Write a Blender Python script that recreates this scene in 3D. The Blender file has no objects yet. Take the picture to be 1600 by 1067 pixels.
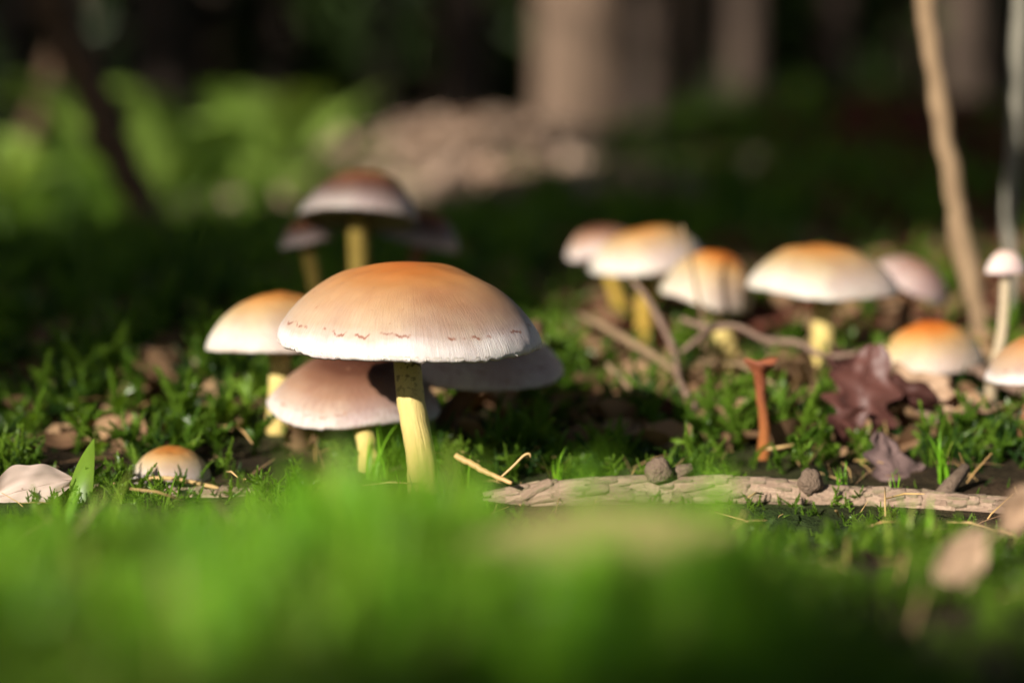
import bpy, math, random
import numpy as np
from mathutils import Vector, Matrix, Euler

random.seed(7)
rng = np.random.default_rng(7)
scene = bpy.context.scene
S = 0.01                      # everything below is written in centimetres; the scene is in metres
R_ = math.radians

# ------------------------------------------------------------------ camera
FPX = 3300.0                  # focal length in photo pixels (1600 wide)
PITCH = math.atan(233.5 / FPX)
CAMH = 7.12                   # cm above the foot of the large mushroom
cam_data = bpy.data.cameras.new('camera')
cam_data.sensor_width = 36.0
cam_data.lens = 36.0 * FPX / 1600.0
cam_data.clip_start = 0.005
cam_data.clip_end = 500.0
cam_data.dof.use_dof = True
cam_data.dof.focus_distance = 0.482
cam_data.dof.aperture_fstop = 5.7
cam_data.dof.aperture_blades = 7
cam = bpy.data.objects.new('camera', cam_data)
scene.collection.objects.link(cam)
cam.location = (0, 0, CAMH * S)
cam.rotation_euler = (math.pi / 2 - PITCH, 0, 0)
scene.camera = cam

# ------------------------------------------------------------------ sky and sun
SUN_EL, SUN_AZ = 23.0, 37.0   # azimuth: degrees to the left of straight behind the camera
world = bpy.data.worlds.new('World')
scene.world = world
world.use_nodes = True
wn = world.node_tree
sky = wn.nodes.new('ShaderNodeTexSky')
sky.sky_type = 'NISHITA'
sky.sun_disc = False
to_sun = Vector((-math.sin(R_(SUN_AZ)) * math.cos(R_(SUN_EL)), -math.cos(R_(SUN_AZ)) * math.cos(R_(SUN_EL)), math.sin(R_(SUN_EL))))
sky.sun_elevation = R_(SUN_EL)
sky.sun_rotation = math.atan2(to_sun.x, to_sun.y)
wn.links.new(sky.outputs[0], wn.nodes['Background'].inputs[0])
wn.nodes['Background'].inputs[1].default_value = 0.05
sun_data = bpy.data.lights.new('sun', 'SUN')
sun_data.energy = 5.0
sun_data.angle = R_(0.53)
sun_data.color = (1.0, 0.93, 0.83)
sun = bpy.data.objects.new('sun', sun_data)
scene.collection.objects.link(sun)
sun.rotation_euler = to_sun.to_track_quat('Z', 'Y').to_euler()
sun.location = (-3, -3, 4)

scene.view_settings.view_transform = 'Standard'
scene.view_settings.look = 'None'
scene.view_settings.exposure = 0.85
scene.view_settings.gamma = 1.0
scene.view_settings.use_curve_mapping = False
scene.cycles.use_denoising = True
scene.cycles.max_bounces = 6
scene.cycles.diffuse_bounces = 2
scene.cycles.transmission_bounces = 2
scene.cycles.use_adaptive_sampling = True
scene.cycles.adaptive_threshold = .02
scene.cycles.caustics_reflective = False
scene.cycles.caustics_refractive = False

COL = scene.collection

# ------------------------------------------------------------------ helpers
def P(px, py, Z):
    """photo pixel at a distance of Z cm -> point in cm"""
    xc, yc = (px - 800) / FPX, -(py - 533.5) / FPX
    d = Vector((xc, math.cos(PITCH) + yc * math.sin(PITCH), -math.sin(PITCH) + yc * math.cos(PITCH)))
    return Vector((0, 0, CAMH)) + d * (Z / d.y)

def tag(o, label=None, cat=None, group=None, kind=None):
    if label: o['label'] = label
    if cat: o['category'] = cat
    if group: o['group'] = group
    if kind: o['kind'] = kind
    return o

def empty(name, loc):
    o = bpy.data.objects.new(name, None)
    o.empty_display_size = 0.01
    o.location = Vector(loc) * S
    COL.objects.link(o)
    return o

def mesh_data(name, verts, faces, mat, smooth=True):
    me = bpy.data.meshes.new(name)
    me.from_pydata([tuple(v) for v in (np.asarray(verts, float) * S)], [], [tuple(int(i) for i in f) for f in faces])
    if smooth:
        me.polygons.foreach_set('use_smooth', np.ones(len(me.polygons), bool))
    if mat: me.materials.append(mat)
    me.update()
    return me

def big_mesh(name, verts, tris, mat, smooth=True):
    """fast path for large triangle meshes"""
    me = bpy.data.meshes.new(name)
    v = np.asarray(verts, np.float32) * S
    t = np.asarray(tris, np.int32)
    k = t.shape[1]
    me.vertices.add(len(v)); me.vertices.foreach_set('co', v.ravel())
    me.loops.add(t.size); me.loops.foreach_set('vertex_index', t.ravel())
    me.polygons.add(len(t)); me.polygons.foreach_set('loop_start', np.arange(0, t.size, k, dtype=np.int32))
    me.update(calc_edges=True)
    if smooth:
        me.polygons.foreach_set('use_smooth', np.ones(len(t), bool))
    if mat: me.materials.append(mat)
    return me

def obj(name, me, parent=None, loc=(0, 0, 0), rot=None):
    o = bpy.data.objects.new(name, me)
    COL.objects.link(o)
    o.parent = parent
    o.location = Vector(loc) * S
    if rot is not None: o.rotation_euler = rot
    return o

def vec_attr(me, name, vals):
    a = me.attributes.new(name, 'FLOAT_VECTOR', 'POINT')
    a.data.foreach_set('vector', np.asarray(vals, np.float32).ravel())

def noise3(seed, n=9):
    r = np.random.default_rng(seed)
    d = r.normal(size=(n, 3)); d /= np.linalg.norm(d, axis=1)[:, None]
    fr = r.uniform(.55, 1.7, n); ph = r.uniform(0, 6.28, n)
    def f(x, y, z=0.0):
        s = 0
        for i in range(n):
            s = s + np.sin((d[i, 0] * x + d[i, 1] * y + d[i, 2] * z) * fr[i] * 6.283 + ph[i])
        return s / math.sqrt(n)
    return f

def frame_of(t, ref=Vector((0, 0, 1))):
    t = t.normalized()
    if abs(t.dot(ref)) > .95: ref = Vector((1, 0, 0))
    a = t.cross(ref).normalized()
    return a, a.cross(t).normalized()

def smooth_path(pts, n):
    """Catmull-Rom through pts (tuples of any length)"""
    p = np.asarray(pts, float)
    p = np.vstack([2 * p[0] - p[1], p, 2 * p[-1] - p[-2]])
    out = []
    m = len(p) - 3
    for i in range(n):
        u = i / (n - 1) * m
        k = min(int(u), m - 1); t = u - k
        a, b, c, d = p[k:k + 4]
        out.append(.5 * ((2 * b) + (c - a) * t + (2 * a - 5 * b + 4 * c - d) * t * t + (3 * b - a - 3 * c + d) * t ** 3))
    return np.array(out)

def tube(path, radii, seg=10, wob=0.0, seed=1, freq=1.0):
    """tube mesh along a path with closed ends; returns verts, faces, (cos, sin, t) per vertex"""
    path = [Vector(p) for p in path]
    n = len(path); V, F, A = [], [], []
    nz = noise3(seed)
    ref = Vector((0, 0, 1)) if abs((path[-1] - path[0]).normalized().z) < .8 else Vector((0, 1, 0))
    for i, p in enumerate(path):
        t = path[min(i + 1, n - 1)] - path[max(i - 1, 0)]
        a, b = frame_of(t, ref)
        for j in range(seg):
            th = 2 * math.pi * j / seg
            d = a * math.cos(th) + b * math.sin(th)
            r = radii[i]
            if wob:
                q = p + d * r
                r *= 1 + wob * float(nz(q.x * freq, q.y * freq, q.z * freq))
            V.append(p + d * r); A.append((math.cos(th), math.sin(th), i / (n - 1)))
    for i in range(n - 1):
        for j in range(seg):
            k = (j + 1) % seg
            F.append((i * seg + j, i * seg + k, (i + 1) * seg + k, (i + 1) * seg + j))
    V.append(path[0]); A.append((0, 0, 0)); V.append(path[-1]); A.append((0, 0, 1))
    c0, c1 = n * seg, n * seg + 1
    for j in range(seg):
        k = (j + 1) % seg
        F.append((k, j, c0)); F.append(((n - 1) * seg + j, (n - 1) * seg + k, c1))
    return V, F, A

# ------------------------------------------------------------------ materials
def new_mat(name, base=(.5, .5, .5), rough=.7, spec=.3):
    m = bpy.data.materials.new(name); m.use_nodes = True
    nt = m.node_tree; b = nt.nodes['Principled BSDF']
    b.inputs['Base Color'].default_value = (*base, 1)
    b.inputs['Roughness'].default_value = rough
    b.inputs['Specular IOR Level'].default_value = spec
    return m, nt, b

class N:
    """small node-building helper"""
    def __init__(s, nt): s.nt = nt
    def node(s, t, **kw):
        n = s.nt.nodes.new(t)
        for k, v in kw.items(): setattr(n, k, v)
        return n
    def link(s, a, b): s.nt.links.new(a, b)
    def val(s, sock, v):
        if hasattr(v, 'is_linked') or isinstance(v, bpy.types.NodeSocket): s.link(v, sock)
        else: sock.default_value = v
    def coord(s, which='Object'): return s.node('ShaderNodeTexCoord').outputs[which]
    def attr(s, name): return s.node('ShaderNodeAttribute', attribute_name=name).outputs['Vector']
    def sep(s, v):
        n = s.node('ShaderNodeSeparateXYZ'); s.link(v, n.inputs[0]); return n.outputs
    def scale(s, v, k):
        n = s.node('ShaderNodeVectorMath', operation='MULTIPLY'); s.link(v, n.inputs[0]); n.inputs[1].default_value = k; return n.outputs[0]
    def noise(s, v, sc=5, det=3, rough=.55, dist=0):
        n = s.node('ShaderNodeTexNoise'); s.link(v, n.inputs['Vector']); n.inputs['Scale'].default_value = sc
        n.inputs['Detail'].default_value = det; n.inputs['Roughness'].default_value = rough; n.inputs['Distortion'].default_value = dist
        return n.outputs['Fac']
    def math(s, op, a, b=0.0, c=0.0, clamp=False):
        n = s.node('ShaderNodeMath', operation=op, use_clamp=clamp)
        for i, v in enumerate((a, b, c)): s.val(n.inputs[i], v)
        return n.outputs[0]
    def ramp(s, f, stops, interp='LINEAR'):
        n = s.node('ShaderNodeValToRGB'); s.link(f, n.inputs[0]); r = n.color_ramp; r.interpolation = interp
        while len(r.elements) < len(stops): r.elements.new(.5)
        for e, (p, c) in zip(r.elements, stops):
            e.position = p; e.color = (*c, 1) if len(c) == 3 else c
        return n.outputs[0]
    def mix(s, f, a, b, mode='MIX'):
        n = s.node('ShaderNodeMix', data_type='RGBA', blend_type=mode)
        s.val(n.inputs[0], f)
        for i, v in ((6, a), (7, b)):
            if isinstance(v, tuple): n.inputs[i].default_value = (*v, 1)
            else: s.link(v, n.inputs[i])
        return n.outputs[2]
    def bump(s, h, strength=.5, dist=.001):
        n = s.node('ShaderNodeBump'); n.inputs['Strength'].default_value = strength; n.inputs['Distance'].default_value = dist
        s.link(h, n.inputs['Height']); return n.outputs[0]
    def smooth(s, x, lo, hi):
        n = s.node('ShaderNodeMapRange', interpolation_type='SMOOTHSTEP')
        s.val(n.inputs[0], x); n.inputs[1].default_value = lo; n.inputs[2].default_value = hi
        return n.outputs[0]

def cap_material(name, stops, veil=.9, ring=.93, fibre=.34):
    m, nt, b = new_mat(name, rough=.55, spec=.28)
    g = N(nt)
    fib = g.attr('fib'); x, y, rho = g.sep(fib)
    oc = g.coord('Object')
    n1 = g.noise(oc, 55, 4); n2 = g.noise(oc, 260, 3)
    r2 = g.math('ADD', rho, g.math('MULTIPLY', g.math('SUBTRACT', n1, .5), .16))
    c = g.ramp(r2, stops)
    fibres = g.noise(g.scale(fib, (30, 30, 5)), 2.2, 5, .7)
    c = g.mix(g.math('MULTIPLY', g.smooth(rho, .3, .9), fibre), c, g.mix(g.smooth(fibres, .3, .7), (.72, .63, .60), (1.08, 1.07, 1.06)), 'MULTIPLY')
    c = g.mix(.35, c, g.mix(n2, (.78, .74, .7), (1.15, 1.15, 1.15)), 'MULTIPLY')
    blot = g.math('MULTIPLY', g.smooth(g.noise(oc, 38, 3), .42, .68), g.smooth(rho, .25, .7))
    c = g.mix(g.math('MULTIPLY', blot, .8), c, (.70, .57, .60), 'MULTIPLY')
    # brown remains of the veil: a broken line round the cap
    jag = g.math('MULTIPLY', g.math('SUBTRACT', g.noise(g.scale(fib, (7, 7, 0)), 1.2, 4), .5), .10)
    d = g.math('ABSOLUTE', g.math('SUBTRACT', g.math('ADD', rho, g.math('MULTIPLY', jag, 1.0)), ring))
    line = g.math('SUBTRACT', 1.0, g.smooth(d, .002, .010))
    patch = g.smooth(g.noise(g.scale(fib, (5, 5, 0)), 1.3, 3), .43, .56)
    spots = g.smooth(g.noise(oc, 420, 2), .36, .56)
    c = g.mix(g.math('MULTIPLY', g.math('MULTIPLY', line, patch), g.math('MULTIPLY', spots, veil)), c, (.22, .085, .055))
    specks = g.math('MULTIPLY', g.smooth(g.noise(oc, 330, 1), .73, .78), .6)
    c = g.mix(specks, c, (.30, .15, .08))
    g.link(c, b.inputs['Base Color'])
    b.inputs['Subsurface Weight'].default_value = .12
    b.inputs['Subsurface Radius'].default_value = (1, .55, .3)
    b.inputs['Subsurface Scale'].default_value = .0012
    h = g.math('ADD', g.math('MULTIPLY', fibres, g.smooth(rho, .3, 1.0)), g.math('MULTIPLY', n2, .6))
    g.link(g.bump(h, .4, .0005), b.inputs['Normal'])
    return m

TAN = cap_material('cap_tan', [(0, (.42, .115, .022)), (.25, (.42, .145, .034)), (.5, (.41, .19, .068)), (.74, (.40, .245, .13)), (.88, (.40, .295, .205)), (.935, (.44, .36, .30)), (.975, (.62, .58, .55))])
CREAM = cap_material('cap_cream', [(0, (.38, .12, .018)), (.4, (.41, .18, .045)), (.64, (.43, .29, .135)), (.8, (.47, .39, .26)), (.94, (.56, .52, .45))], veil=.25)
BROWN = cap_material('cap_brown', [(0, (.04, .012, .007)), (.42, (.09, .034, .018)), (.58, (.18, .088, .05)), (.75, (.32, .20, .13)), (.88, (.42, .33, .265)), (.94, (.52, .47, .43)), (1, (.58, .54, .51))], veil=.8, fibre=1.0)
MAUVE = cap_material('cap_mauve', [(0, (.15, .06, .033)), (.4, (.21, .11, .07)), (.7, (.31, .205, .165)), (1, (.50, .43, .40))], veil=.95, ring=.88, fibre=1.0)
ORANGE = cap_material('cap_orange', [(0, (.42, .09, .01)), (.4, (.44, .14, .022)), (.62, (.44, .25, .085)), (.8, (.47, .37, .21)), (1, (.56, .51, .42))], veil=.2)
DARK = cap_material('cap_dark', [(0, (.30, .085, .016)), (.4, (.24, .075, .02)), (.62, (.14, .06, .032)), (.8, (.12, .065, .045)), (.9, (.20, .16, .14)), (1, (.38, .34, .31))], veil=.3)
PALE_MAUVE = cap_material('cap_pale_mauve', [(0, (.24, .12, .08)), (.4, (.34, .21, .15)), (.7, (.46, .35, .29)), (1, (.64, .57, .53))], veil=.95, ring=.88, fibre=1.0)
PINK = cap_material('cap_pink', [(0, (.45, .26, .20)), (.5, (.60, .44, .37)), (1, (.72, .62, .57))], veil=0)
FUNNEL = cap_material('cap_rust', [(0, (.20, .06, .03)), (.6, (.24, .075, .03)), (1, (.30, .11, .06))], veil=0)

def stem_material(name, base, top, specks=1.0):
    m, nt, b = new_mat(name, rough=.6, spec=.25)
    g = N(nt)
    sv = g.attr('sv'); x, y, t = g.sep(sv); oc = g.coord('Object')
    fib = g.noise(g.scale(sv, (6, 6, 5)), 1.6, 4, .6)
    n = g.noise(oc, 130, 4)
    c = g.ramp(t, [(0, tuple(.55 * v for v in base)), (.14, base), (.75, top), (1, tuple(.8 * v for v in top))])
    c = g.mix(.7, c, g.mix(fib, (.72, .64, .48), (1.12, 1.12, 1.1)), 'MULTIPLY')
    c = g.mix(.4, c, g.mix(n, (.72, .66, .5), (1.15, 1.15, 1.15)), 'MULTIPLY')
    dots = g.math('MULTIPLY', g.smooth(g.noise(oc, 700, 2), .55, .60), g.smooth(t, .42, .72))
    c = g.mix(g.math('MULTIPLY', dots, specks), c, (.06, .025, .012))
    g.link(c, b.inputs['Base Color'])
    b.inputs['Subsurface Weight'].default_value = .1
    b.inputs['Subsurface Radius'].default_value = (1, .7, .3)
    b.inputs['Subsurface Scale'].default_value = .001
    g.link(g.bump(g.math('ADD', fib, n), .6, .0008), b.inputs['Normal'])
    return m

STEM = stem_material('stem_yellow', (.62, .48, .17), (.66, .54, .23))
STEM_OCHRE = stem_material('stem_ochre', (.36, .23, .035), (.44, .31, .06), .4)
STEM_OLIVE_DIM = stem_material('stem_olive_dim', (.20, .14, .025), (.26, .19, .04), .4)  # olive stem with the far trio's dim light darkened into its colour
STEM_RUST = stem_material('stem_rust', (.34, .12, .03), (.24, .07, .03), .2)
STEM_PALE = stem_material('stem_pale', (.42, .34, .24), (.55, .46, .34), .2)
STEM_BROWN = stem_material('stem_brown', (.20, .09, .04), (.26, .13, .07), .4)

def gill_material():
    m, nt, b = new_mat('gills', (.22, .19, .10), .8, .15)
    g = N(nt)
    c = g.mix(g.noise(g.coord(), 300, 3), (.16, .13, .08), (.30, .27, .15))
    g.link(c, b.inputs['Base Color'])
    return m
GILLS = gill_material()
FRINGE, _nt, _b = new_mat('veil_fringe', (.60, .54, .48), .8, .1)

def leaf_material(name, c0, c1, trans=.45, rough=.5, scale=300, spec=.35):
    """thin green or dry leaf: diffuse, some gloss and light coming through"""
    m, nt, b = new_mat(name, c0, rough, spec)
    g = N(nt)
    rnd = g.node('ShaderNodeObjectInfo').outputs['Random']
    n = g.noise(g.coord('Object'), scale, 3)
    f = g.math('ADD', g.math('MULTIPLY', rnd, .65), g.math('MULTIPLY', n, .5), clamp=True)
    c = g.mix(f, c0, c1)
    g.link(c, b.inputs['Base Color'])
    tr = g.node('ShaderNodeBsdfTranslucent')
    c2 = g.mix(1.0, c, (1.25, 1.15, .55), 'MULTIPLY')
    g.link(c2, tr.inputs['Color'])
    mx = g.node('ShaderNodeMixShader'); mx.inputs[0].default_value = trans
    g.link(b.outputs[0], mx.inputs[1]); g.link(tr.outputs[0], mx.inputs[2])
    g.link(mx.outputs[0], nt.nodes['Material Output'].inputs['Surface'])
    return m

MOSS = leaf_material('moss_leaf', (.025, .085, .006), (.20, .33, .035), .5, .33)
MOSS_DARK = leaf_material('moss_leaf_deep', (.010, .035, .006), (.035, .085, .012), .35, .45)
GRASS = leaf_material('broad_grass', (.10, .31, .012), (.30, .56, .035), .5, .42)
FERN = leaf_material('fern_leaf', (.19, .32, .05), (.34, .47, .09), .5, .5)
NEEDLES = leaf_material('spruce_needles', (.015, .035, .008), (.06, .10, .025), .35, .5, 20)
DRY = leaf_material('dry_litter', (.12, .055, .028), (.38, .24, .13), .2, .7, 60, .2)
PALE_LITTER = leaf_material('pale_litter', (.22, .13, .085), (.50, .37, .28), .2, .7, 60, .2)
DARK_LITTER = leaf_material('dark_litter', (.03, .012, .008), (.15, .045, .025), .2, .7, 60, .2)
PALE_LEAF = leaf_material('pale_leaf', (.30, .26, .09), (.42, .36, .15), .45, .6, 120, .25)
TAN_LEAF = leaf_material('tan_leaf', (.36, .22, .13), (.52, .36, .24), .3, .65, 120, .25)
PINK_LEAF = leaf_material('pink_leaf', (.44, .33, .28), (.60, .48, .40), .25, .6, 120, .3)
PURPLE_LEAF = leaf_material('purple_leaf', (.04, .014, .012), (.13, .05, .038), .15, .5, 160, .4)
GREY_LEAF = leaf_material('grey_leaf', (.13, .08, .07), (.27, .18, .165), .1, .55, 160, .4)
NEEDLE_DRY = leaf_material('dry_needle', (.48, .27, .10), (.62, .42, .18), .15, .5, 200, .4)

def bark_material(name, c0, c1, sc=30, bump=.6, dist=.004, stretch=(1, 1, .25), moss=0.0, cracks=.6, tint=False):
    m, nt, b = new_mat(name, c0, .85, .2)
    g = N(nt)
    v = g.scale(g.coord('Object'), stretch)
    n = g.noise(v, sc, 6, .65); n2 = g.noise(v, sc * 4, 4, .6)
    vor = g.node('ShaderNodeTexVoronoi', feature='DISTANCE_TO_EDGE'); g.link(v, vor.inputs['Vector']); vor.inputs['Scale'].default_value = sc * .8
    crack = g.smooth(vor.outputs['Distance'], 0.0, .12)
    c = g.mix(n, c0, c1)
    c = g.mix(g.math('MULTIPLY', g.math('SUBTRACT', 1.0, crack), cracks), c, tuple(.3 * q for q in c0))
    c = g.mix(.3, c, g.mix(n2, (.6, .6, .6), (1.2, 1.2, 1.2)), 'MULTIPLY')
    rnd = g.node('ShaderNodeObjectInfo').outputs['Random']
    c = g.mix(.8, c, g.mix(rnd, (.62, .58, .56), (1.2, 1.18, 1.15)), 'MULTIPLY') if tint else c
    if moss:
        c = g.mix(g.math('MULTIPLY', g.smooth(g.noise(g.coord('Object'), sc * .4, 3), .5, .65), moss), c, (.06, .10, .02))
    g.link(c, b.inputs['Base Color'])
    h = g.math('ADD', g.math('MULTIPLY', crack, cracks), g.math('ADD', n, g.math('MULTIPLY', n2, .5)))
    g.link(g.bump(h, bump, dist), b.inputs['Normal'])
    return m

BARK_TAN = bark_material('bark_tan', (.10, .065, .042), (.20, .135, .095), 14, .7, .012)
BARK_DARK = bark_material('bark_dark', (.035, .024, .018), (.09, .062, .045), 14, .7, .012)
TWIG = bark_material('twig_bark', (.16, .10, .055), (.31, .215, .125), 220, .6, .0006, (1, 1, .4), cracks=.15)
TWIG_PINK = bark_material('twig_bark_pink', (.12, .07, .047), (.27, .185, .135), 220, .6, .0006, (1, 1, 1), cracks=.15)
TWIG_DARK = bark_material('twig_bark_dark', (.05, .028, .016), (.12, .07, .04), 160, .6, .0008, (1, 1, .4), cracks=.15)
TWIG_GREY = bark_material('twig_bark_grey', (.14, .13, .10), (.26, .24, .19), 160, .6, .0008, (1, 1, .4), cracks=.15)
SCALE = bark_material('bark_scale', (.28, .18, .12), (.54, .40, .30), 300, .9, .0008, (1, 1, 1), cracks=0, tint=True, moss=.4)
SCALE_DARK = bark_material('branch_core', (.20, .125, .085), (.40, .29, .215), 300, .7, .0006, (1, 1, 1), cracks=0)
KNOT = bark_material('knot_bark', (.12, .078, .05), (.30, .215, .155), 420, 1.0, .0015, (1, 1, 1), cracks=0)

def soil_material():
    m, nt, b = new_mat('forest_soil', (.04, .03, .015), .95, .1)
    g = N(nt)
    oc = g.coord('Object')
    n = g.noise(oc, 35, 6, .65); n2 = g.noise(oc, 6, 4)
    c = g.ramp(n, [(.3, (.012, .009, .006)), (.5, (.035, .024, .013)), (.7, (.085, .052, .03))])
    c = g.mix(g.smooth(n2, .42, .62), c, g.mix(n, (.012, .025, .006), (.045, .075, .018)))
    g.link(c, b.inputs['Base Color'])
    g.link(g.bump(g.noise(oc, 120, 6, .7), .9, .006), b.inputs['Normal'])
    return m
SOIL = soil_material()

# ------------------------------------------------------------------ terrain
GY = [-600, -60, 0, 10, 16, 22, 28, 36, 45, 50, 55, 64, 80, 100, 150, 200, 300, 500, 800, 1500, 3000]
GH = [6, 3.4, 2.0, 2.0, 2.0, 2.15, 1.95, .6, -.1, 0, .4, 1.35, 2.4, 3.3, 4.6, 6.2, 8.4, 11, 15, 24, 40]
_na, _nb, _nc = noise3(11), noise3(12), noise3(13)
def ground(x, y):
    x = np.asarray(x, float); y = np.asarray(y, float)
    h = np.interp(y, GY, GH)
    g = lambda cx, cy, sx, sy: np.exp(-((x - cx) / sx) ** 2 - ((y - cy) / sy) ** 2)
    h = h - 2.0 * g(-32, 150, 22, 45)                   # dip with the sunny moss
    h = h + 10.0 * g(52, 300, 34, 100)                  # shaded bank
    h = h + 3.6 * g(-3, 240, 13, 45)                     # sunny mound of litter
    h = h - 1.5 * g(7.5, 26, 4.5, 8)                       # hollow in front of the branch, carved to darken the right foreground
    h = h - .5 * g(-6, 27, 4, 6)
    h = h - .45 * np.exp(-((y - 46.8) / 3.2) ** 2) * np.clip((x + 1.5) / 2, 0, 1)   # the branch bridges a dip
    h = h + .42 * _nb(x / 5.5, .3) * np.exp(-((y - 26) / 6) ** 2)
    far = np.clip((y - 90) / 80, 0, 1)
    near = np.clip((y - 50) / 12, .12, 1)
    h = h + .22 * near * _na(x / 9, y / 9) + 1.0 * far * _nb(x / 60, y / 60)
    h = h + np.clip((np.hypot(x, y) - 400) / 300, 0, 1) * 7 * _nc(x / 500, y / 500)
    return h
def gz(x, y): return float(ground(x, y))
def on_ground(px, Z, lift=0.0):
    x = (px - 800) / FPX * Z
    return Vector((x, Z, gz(x, Z) + lift))

def make_ground():
    n = 260
    u = np.linspace(-1, 1, n)
    ax = np.sign(u) * (40 * np.abs(u) + 6000 * np.abs(u) ** 5)
    ay = 60 + np.sign(u) * (110 * np.abs(u) + 6000 * np.abs(u) ** 5)
    X, Y = np.meshgrid(ax, ay)
    Z = ground(X, Y)
    V = np.stack([X, Y, Z], -1).reshape(-1, 3)
    i = np.arange(n * n).reshape(n, n)
    F = np.stack([i[:-1, :-1], i[:-1, 1:], i[1:, 1:], i[1:, :-1]], -1).reshape(-1, 4)
    o = obj('ground', big_mesh('ground', V, F, SOIL))
    tag(o, 'dark forest soil under the moss', kind='structure')
make_ground()

# ------------------------------------------------------------------ trees
def crown_sprays(boughs, per, size, seed, droop=.35, width=.34):
    """boughs: list of (start, end) Vectors in cm; needle sprays hang along them"""
    r = np.random.default_rng(seed)
    V, F = [], []
    for a, b in boughs:
        a, b = np.array(a), np.array(b)
        ax = b - a; L = np.linalg.norm(ax); ax = ax / L
        k = max(3, int(per * L / 100))
        for i in range(k):
            t = r.uniform(.12, 1.02)
            p = a + (b - a) * t + r.normal(size=3) * size * .12
            d = ax * .55 + r.normal(size=3) * .55; d[2] -= droop; d /= np.linalg.norm(d)
            s = np.cross(d, r.normal(size=3)); s /= np.linalg.norm(s)
            l = size * r.uniform(.6, 1.25); w = l * width * r.uniform(.7, 1.2)
            q = len(V)
            up = np.cross(s, d) * w * .3
            V += [p, p + d * l * .45 + s * w * .5 - up, p + d * l, p + d * l * .45 - s * w * .5 - up, p + d * l * .5]
            F += [(q, q + 1, q + 4), (q + 1, q + 2, q + 4), (q + 2, q + 3, q + 4), (q + 3, q, q + 4)]
    return V, F

def trunk_mesh(name, r0, r1, h, mat, seed, bend=6, limbs=()):
    r = np.random.default_rng(seed)
    n = 26
    path, rad = [], []
    b = r.normal(size=2) * bend
    for i in range(n):
        t = (i / (n - 1)) ** 1.5
        path.append((b[0] * t * t, b[1] * t * t, -12 + (h + 12) * t))
        flare = 1 + .45 * math.exp(-(h + 12) * t / (r0 * 2.2))
        rad.append((r0 + (r1 - r0) * t) * flare)
    V, F, A = tube(path, rad, 22, .045, seed, .06)
    V, F = list(V), list(F)
    for a, e, lr in limbs:
        m = (Vector(a) + Vector(e)) / 2 + Vector((0, 0, lr * 2))
        v, f, _ = tube([a, m, e], [lr, lr * .7, lr * .25], 6)
        q = len(V); V += v; F += [tuple(i + q for i in ff) for ff in f]
    return mesh_data(name, V, F, mat)

def bough_set(h0, h1, rad, n, seed, cone=True, sag=-.12):
    r = np.random.default_rng(seed); out = []
    for i in range(n):
        t = i / n
        z = h0 + (h1 - h0) * t + r.uniform(-8, 8)
        rr = rad * ((1 - t) ** .8 if cone else (1 - (2 * t - 1) ** 2) ** .5 * .9 + .1) * r.uniform(.7, 1.1) + 8
        a = r.uniform(0, 6.283)
        out.append(((0, 0, z), (math.cos(a) * rr, math.sin(a) * rr, z + sag * rr)))
    return out

_bs = bough_set(25, 640, 150, 150, 3)
SPRUCE_CROWN = big_mesh('spruce_crown', *crown_sprays(_bs, 26, 34, 4), NEEDLES, False)
SPRUCE_TRUNK = trunk_mesh('spruce_trunk', 9, 2, 660, BARK_DARK, 5, limbs=[(a, b, 1.6) for a, b in _bs[::2]])
_bp = bough_set(330, 820, 190, 120, 6, False, .1)
PINE_CROWN = big_mesh('pine_crown', *crown_sprays(_bp, 26, 44, 8, .1, .5), NEEDLES, False)
PINE_LIMBS = [(a, b, 3.0) for a, b in _bp[::3]]

def spruce(x, y, s, rz, label, group):
    t = empty('spruce_tree', (x, y, gz(x, y)))
    t.rotation_euler.z = rz; t.scale = (s, s, s * random.uniform(.9, 1.1))
    obj('trunk', SPRUCE_TRUNK, t); obj('crown', SPRUCE_CROWN, t)
    return tag(t, label, 'tree', group)

def pine(x, y, r0, label, group=None, mat=BARK_DARK, seed=1, crown=1.0, h=820, bend=6):
    t = empty('pine_tree', (x, y, gz(x, y)))
    obj('trunk', trunk_mesh('pine_trunk', r0, r0 * .4, h, mat, seed, bend, [(a, b, w) for a, b, w in PINE_LIMBS] if crown else ()), t)
    if crown:
        c = obj('crown', PINE_CROWN, t); c.scale = (crown, crown, 1)
        c.rotation_euler.z = seed * 1.3
    return tag(t, label, 'tree', group)

# trunks that stand in view
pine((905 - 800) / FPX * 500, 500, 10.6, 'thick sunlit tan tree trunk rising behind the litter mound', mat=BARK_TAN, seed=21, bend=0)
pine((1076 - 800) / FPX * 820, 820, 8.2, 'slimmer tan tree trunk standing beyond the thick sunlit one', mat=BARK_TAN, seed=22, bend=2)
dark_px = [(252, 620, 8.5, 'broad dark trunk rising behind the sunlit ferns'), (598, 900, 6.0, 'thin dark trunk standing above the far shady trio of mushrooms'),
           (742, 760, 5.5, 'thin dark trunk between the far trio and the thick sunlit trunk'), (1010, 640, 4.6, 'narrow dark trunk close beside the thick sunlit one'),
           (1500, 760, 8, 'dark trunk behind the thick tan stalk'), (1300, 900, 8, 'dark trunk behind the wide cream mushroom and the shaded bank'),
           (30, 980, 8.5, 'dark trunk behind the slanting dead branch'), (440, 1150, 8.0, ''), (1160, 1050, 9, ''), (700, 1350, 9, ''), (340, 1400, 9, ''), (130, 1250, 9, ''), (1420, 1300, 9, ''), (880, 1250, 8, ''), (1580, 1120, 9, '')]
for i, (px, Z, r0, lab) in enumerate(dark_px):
    pine((px - 800) / FPX * Z, Z, r0, lab or 'dark trunk deep in the forest shade, beyond the trunks of the clearing', 'dark trunks of the forest', seed=30 + i)
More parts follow.
